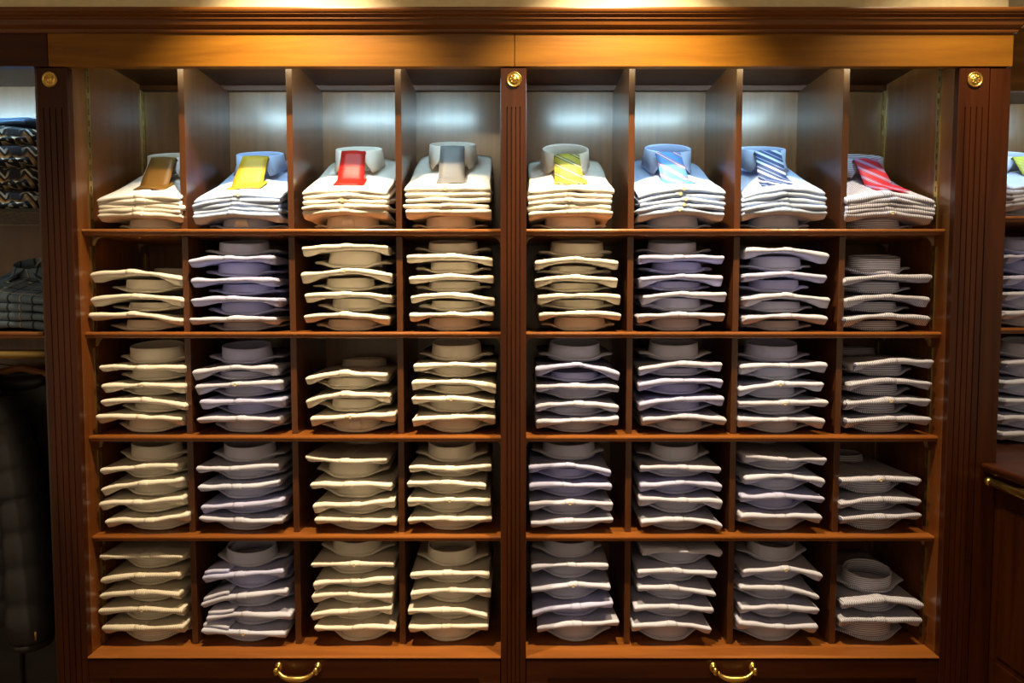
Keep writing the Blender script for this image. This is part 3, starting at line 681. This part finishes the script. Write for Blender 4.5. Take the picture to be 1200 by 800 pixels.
def sweater(zb, h, x0, x1, y0, y1, seed, mat, label):
    r = random.Random(seed); p = [r.uniform(0, 6.28) for _ in range(6)]; us = [-1, -0.985, -0.94, -0.85, -0.7, -0.5, -0.25, 0, 0.25, 0.5, 0.7, 0.85, 0.94, 0.985, 1]; loops = []
    xm, hw, ym, hd = (x0 + x1)/2, (x1 - x0)/2, (y0 + y1)/2, (y1 - y0)/2
    org = (xm, ym, zb)
    for u in us:
        e = math.sqrt(max(0.0, 1 - abs(u)**9)); l = []
        for k in range(28):
            a = 2*math.pi*k/28; c, s = math.cos(a), math.sin(a)
            yy = math.copysign(abs(c)**0.35, c); zz = math.copysign(abs(s)**0.55, s)
            z = h/2*zz*(0.35 + 0.65*e)*(1 + 0.05*math.sin(3*u + p[0]) + 0.04*math.sin(7*u + p[1])) + (0.004*math.sin(4*u + 2*yy + p[2]) if zz > 0 else 0)
            y = hd*yy*(0.94 + 0.06*e) + 0.004*math.sin(5*u + p[3])
            crease = 0.006*math.exp(-(zz/0.12)**2) if yy < -0.8 else 0     # fold line in the front edge
            l.append((xm + u*hw + 0.004*math.sin(3*zz + p[4]), ym + y + crease, max(zb + 0.0003, zb + h/2 + z)))
        loops.append(l)
    t = empty('folded_sweater', org, label, 'sweater', 'folded sweaters on the glass shelf')
    v, f = loft(loops); b = link_mesh('body', v, f, mat, t, True, org)
    # ribbed hem band along the front edge of the fold
    v, f = tube([(xm - hw*0.9 + hw*1.8*k/12, y0 - 0.001 + 0.002*math.sin(k + p[3]), zb + h*0.20 + 0.002*math.sin(k*1.3)) for k in range(13)], 0.006, 8); link_mesh('hem', v, f, mat, t, True, org)
    return t
zs = 1.8775
SWL = ['bottom patterned sweater of the pile on the glass shelf', 'second patterned sweater up in the pile on the glass shelf', 'third patterned sweater with grey-white zigzags in the glass shelf pile', 'topmost dark sweater with a gold motif under the blue one']
for k, (h, dx) in enumerate(((0.066, 0.0), (0.068, -0.006), (0.066, 0.004), (0.062, -0.008))):
    sweater(zs, h, -1.800 + dx, -1.412 + dx, 0.075 + 0.006*(k % 2), 0.365, 70 + k, M['knit'], SWL[k]); zs += h - 0.002
sweater(zs, 0.030, -1.79, -1.43, 0.10, 0.36, 80, M['knit_blue'], 'thin plain blue sweater lying on top of the patterned pile')
# plaid shirts
PL = ['bottom blue-grey plaid shirt of the pile on the wooden shelf', 'second blue-grey plaid shirt up in the wooden shelf pile', 'third blue-grey plaid shirt up in the wooden shelf pile', 'topmost blue plaid shirt with open collar above the brass rail']
zp = 1.5195
for k in range(4):
    F = Fold(-1.70, -1.405, zp + 0.016 + k*0.026, zp + 0.020 + k*0.026, zp + 0.012 + k*0.026, 0.024, zp + 0.02 + k*0.064, 500 + k, 0.085, droop=0.002, lin=True)
    t, org = make_fold(F, 'plaid', PL[k], 'plaid shirts on the wooden shelf', 500 + k, colh=0.02, leaf=(k == 3), btn=False, collar=False)
cx, cy = -1.545, 0.285; z0 = F.top_at(cx, cy) - 0.003
v, f = ring(cx, cy, z0, 0.036, 0.070, 0.055, 0.0025, 0.01, tilt=R(22), seed=5); link_mesh('collar_stand', v, f, FAB['plaid'][1], t, True, org)
v, f = pointed_leaf(cx, cy, z0, 0.038, 0.070, 0.055, R(22), F.top_at); link_mesh('collar', v, f, FAB['plaid'][1], t, True, org)
for xx, yy in ((-1.585, 0.19), (-1.515, 0.19), (-1.55, 0.13)): button(t, (xx, yy, F.top_at(xx, yy) + 0.003), org, R(-90 + 25) * -1)

# quilted jacket on a wooden hanger
def jacket(xc, yc, label, seed=0, sleeve_tip=None, zbot=0.60, thin=1.0, name='puffer_jacket'):
    r = random.Random(seed); org = (xc, yc, 0.45)
    t = empty(name, org, label, 'jacket', 'jackets on the brass rail')
    ztop = 1.34; N = 92; loops = []
    for i in range(N + 1):
        s = i/N; z = ztop + (zbot - ztop)*s
        puff = abs(math.sin(math.pi*s*9.0))**0.3
        wd = 0.105 + 0.135*sm(s/0.16) + 0.03*s; dp = 0.045 + 0.045*sm(s/0.2) + 0.014*s
        wd += 0.006*puff; dp += 0.012*puff
        l = []
        for k in range(28):
            a = 2*math.pi*k/28; c, q = math.cos(a), math.sin(a)
            l.append((xc + wd*math.copysign(abs(c)**0.8, c), yc + thin*dp*math.copysign(abs(q)**0.8, q), z + 0.006*math.sin(3*a + i*0.0)))
        loops.append(l)
    v, f = loft(loops); link_mesh('torso', v, f, M['puffer'], t, True, org)
    for s_ in ((-1, 1) if sleeve_tip else ()):
        pts, rad = [], []; n = 70
        tip = sleeve_tip if (s_ > 0 and sleeve_tip) else (xc + s_*0.31, yc - 0.05, 0.545)
        A = Vector((xc + s_*0.16, yc, 1.285)); B = Vector((xc + s_*0.285, yc - 0.03, 1.06)); Cc = Vector(tip)
        for i in range(n + 1):
            q = i/n; p = A*(1-q)**2 + B*2*q*(1-q) + Cc*q*q
            puff = abs(math.sin(math.pi*q*8))**0.35
            pts.append(p); rad.append((0.050 + 0.012*q + 0.010*puff)*(1 - 0.12*sm((q - 0.93)/0.07)))
        v, f = tube(pts, rad, 18); sl = link_mesh('sleeve', v, f, M['puffer'], t, True, org)
        v, f = tube([Cc + Vector((0, 0, 0.004)), Cc - Vector((0, 0, 0.006)), Cc - Vector((0, 0, 0.018))], [0.057, 0.060, 0.052], 18); link_mesh('cuff', v, f, M['dark_trim'], sl, True, org)
        v, f = lathe([(0.001, 0.0), (0.004, 0.002), (0.004, 0.028), (0.001, 0.03)], 8, 'z', (tip[0] + s_*0.045, tip[1] - 0.046, tip[2] + 0.02)); link_mesh('zip_pull', v, f, M['brass_dull'], sl, True, org)
    v, f = tube([(xc + 0.07*math.cos(a), yc + 0.05*thin*math.sin(a), 1.345 + 0.012*math.sin(a)) for a in [k*math.pi/10 for k in range(21)]], 0.024, 10); link_mesh('collar', v, f, M['puffer'], t, True, org)
    v, f = tube([(xc, yc - 0.105*thin, 1.30), (xc, yc - 0.118*thin, 1.0), (xc, yc - 0.125*thin, zbot + 0.01)], 0.006, 8); link_mesh('zip', v, f, M['dark_trim'], t, True, org)
    h = empty('coat_hanger', (xc, 0.10, 1.38), 'wooden coat hanger holding the quilted jacket beside the shirt cabinet' if sleeve_tip else 'wooden coat hanger added with the dark coat', 'hanger', 'hangers on the brass rail')
    ho = (xc, 0.10, 1.38)
    v, f = tube([(xc - 0.17, yc, 1.318), (xc - 0.08, yc, 1.365), (xc, yc, 1.385), (xc + 0.08, yc, 1.365), (xc + 0.17, yc, 1.318)], [0.010, 0.013, 0.014, 0.013, 0.010], 10); link_mesh('yoke', v, f, M['hanger'], h, True, ho)
    pts = [(xc, yc, 1.39), (xc, yc - 0.02, 1.41)] + [(xc, 0.10 + 0.016*math.cos(a), 1.4545 + 0.0225*math.sin(a)) for a in [R(330) - 0 + 0]] 
    pts = [(xc, yc, 1.39), (xc, 0.125, 1.425), (xc, 0.122, 1.452), (xc, 0.112, 1.466), (xc, 0.100, 1.470), (xc, 0.088, 1.466), (xc, 0.082, 1.452)]
    v, f = tube(pts, 0.0022, 8); link_mesh('hook', v, f, M['brass_dull'], h, True, ho)
    return t
jacket(-1.80, 0.19, 'black quilted puffer jacket hanging next to the fluted pilaster', 1, (-1.515, 0.135, 0.545))
jacket(-1.66, 0.335, 'long black sleeveless coat added behind the quilted jacket to darken the bay', 2, None, 0.16, 0.42, 'added_dark_coat')  # coat added where only darkness shows, darkens the lower bay

# ------------------------------------------------------------------ recessed bay on the other side, with counter
RX0, RX1, RY = 1.4025, 2.10, 0.22
rb = empty('corner_cabinet', (1.75, 0.42, 0.0), 'recessed mahogany shirt shelves above the counter with brass rail', 'cabinet')
adopt(box('side_panel', RX1, RX1 + 0.02, RY + 0.021, 0.60, 1.1405, FT, M['lining']), rb)
adopt(box('back_panel', RX0, RX1, 0.602, 0.614, 1.1405, FT, M['veneer']), rb)
adopt(box('top_panel', RX0, RX1, RY + 0.021, 0.600, CEILZ, CEILZ + 0.016, M['wood_x']), rb)
adopt(box('fascia', RX0 + 0.0005, RX1 + 0.1, RY, RY + 0.02, FB, 2.46, M['fascia']), rb)
adopt(shelf_board('shelf', RX0 + 0.0005, RX1, RY, 0.600, 1.878, ST, M['shelf'], None), rb)
adopt(shelf_board('shelf', RX0 + 0.0005, RX1, RY, 0.600, 1.523, ST, M['shelf'], None), rb)
tube_light(1.45, 2.05, RY + 0.05, 2.318, 'slim cool white tube light behind the recessed fascia')
for xs in (1.905,):
    for a, b in ((1.505, 1.1405), (1.8595, 1.5235)): adopt(box('divider', xs - 0.009, xs + 0.009, RY + 0.035, 0.6, b, a, M['lining']), rb)
# counter unit running out from the corner
ct = empty('counter', (1.75, -0.4, 0.0), 'dark mahogany counter with rounded top edge in the corner', 'counter')
prof = [(1.4035, 1.112), (1.372, 1.112), (1.364, 1.115), (1.360, 1.121), (1.357, 1.127), (1.3555, 1.132), (1.357, 1.137), (1.362, 1.140), (1.45, 1.140), (1.45, 1.112)]
v, f = loft([[(x, -0.004, z) for x, z in prof], [(x, -1.10, z) for x, z in prof]]); adopt(link_mesh('top_edge', v, f, M['wood_y']), ct)
adopt(box('top', 1.4505, 2.25, -1.10, -0.004, 1.112, 1.140, M['wood_y']), ct)
adopt(box('top_extension', 1.4045, 2.25, -0.0035, 0.600, 1.112, 1.1398, M['wood_y']), ct)
adopt(box('body', 1.4045, 2.2, -1.06, 0.600, 0.0, 1.111, M['wood_z']), ct)
for k in range(3):
    for j, (za, zb_) in enumerate(((0.12, 0.56), (0.58, 1.02))):
        y1 = -0.03 - k*0.34; adopt(box('raised_panel', 1.3985, 1.4055, y1 - 0.31, y1, za, zb_, M['wood_z'], None, 0.003), ct)
br = empty('brass_rail', (1.36, -0.5, 1.09), 'polished brass rail with ball end along the counter edge', 'rail')
def badopt(v, f, n): adopt(link_mesh(n, v, f, M['brass'], None, True), br)
badopt(*tube([(1.368, -0.035, 1.090), (1.366, -0.10, 1.090), (1.362, -0.2, 1.090), (1.362, -1.0, 1.090)], 0.0115, 14), 'bar')
v, f = lathe([(0.002, -0.014), (0.009, -0.011), (0.0135, -0.003), (0.0135, 0.003), (0.009, 0.011), (0.002, 0.014)], 16, 'y', (1.368, -0.024, 1.090)); badopt(v, f, 'ball_end')
for y in (-0.11, -0.95):
    v, f = lathe([(0.006, -0.004), (0.006, 0.030), (0.013, 0.034), (0.013, 0.041)], 14, 'x', (1.364, y, 1.091)); badopt(v, f, 'bracket')
# shirts in the recessed bay
def flat(x0, x1, zs): return [(x0 + 0.003*((k*7) % 3 - 1), x1 + 0.003*((k*5) % 3 - 1), z - 0.002, z + 0.001, z + 0.001) for k, z in enumerate(zs)]
YR = RY + 0.020; LEN = 0.335
stack(flat(1.592, 1.842, [1.570, 1.633, 1.685, 1.753]), 1.523, 1, 'GPLLL', 'middle shelf of the recessed cabinet', 'shirts in the recessed cabinet', 61, YR, lid=1.860)
stack(flat(1.598, 1.848, [1.176, 1.229, 1.285, 1.346, 1.410]), 1.1401, 1, 'GGPPGG', 'on the counter under the recessed shelves', 'shirts in the recessed cabinet', 62, YR, lid=1.505)
tm = tie_mat('tie_chartreuse', (0.52, 0.46, 0.05), [(0.3, 0.42, (0.30, 0.27, 0.05))], 0.02, 30)
top_stack(9, 1.60, 1.85, [1.966, 1.982, 1.972], [1.918, 1.922, 1.918], 1.878, 'pale', 'chartreuse tie', (1.735, 1.742, RY + 0.055, 0.042, 0.050, .014), tm,
          'chartreuse tie on a pale blue shirt in the recessed cabinet', 1400, YR, zb_top=2.115, zb_bot=1.925, tilt=R(22), group='shirts in the recessed cabinet')
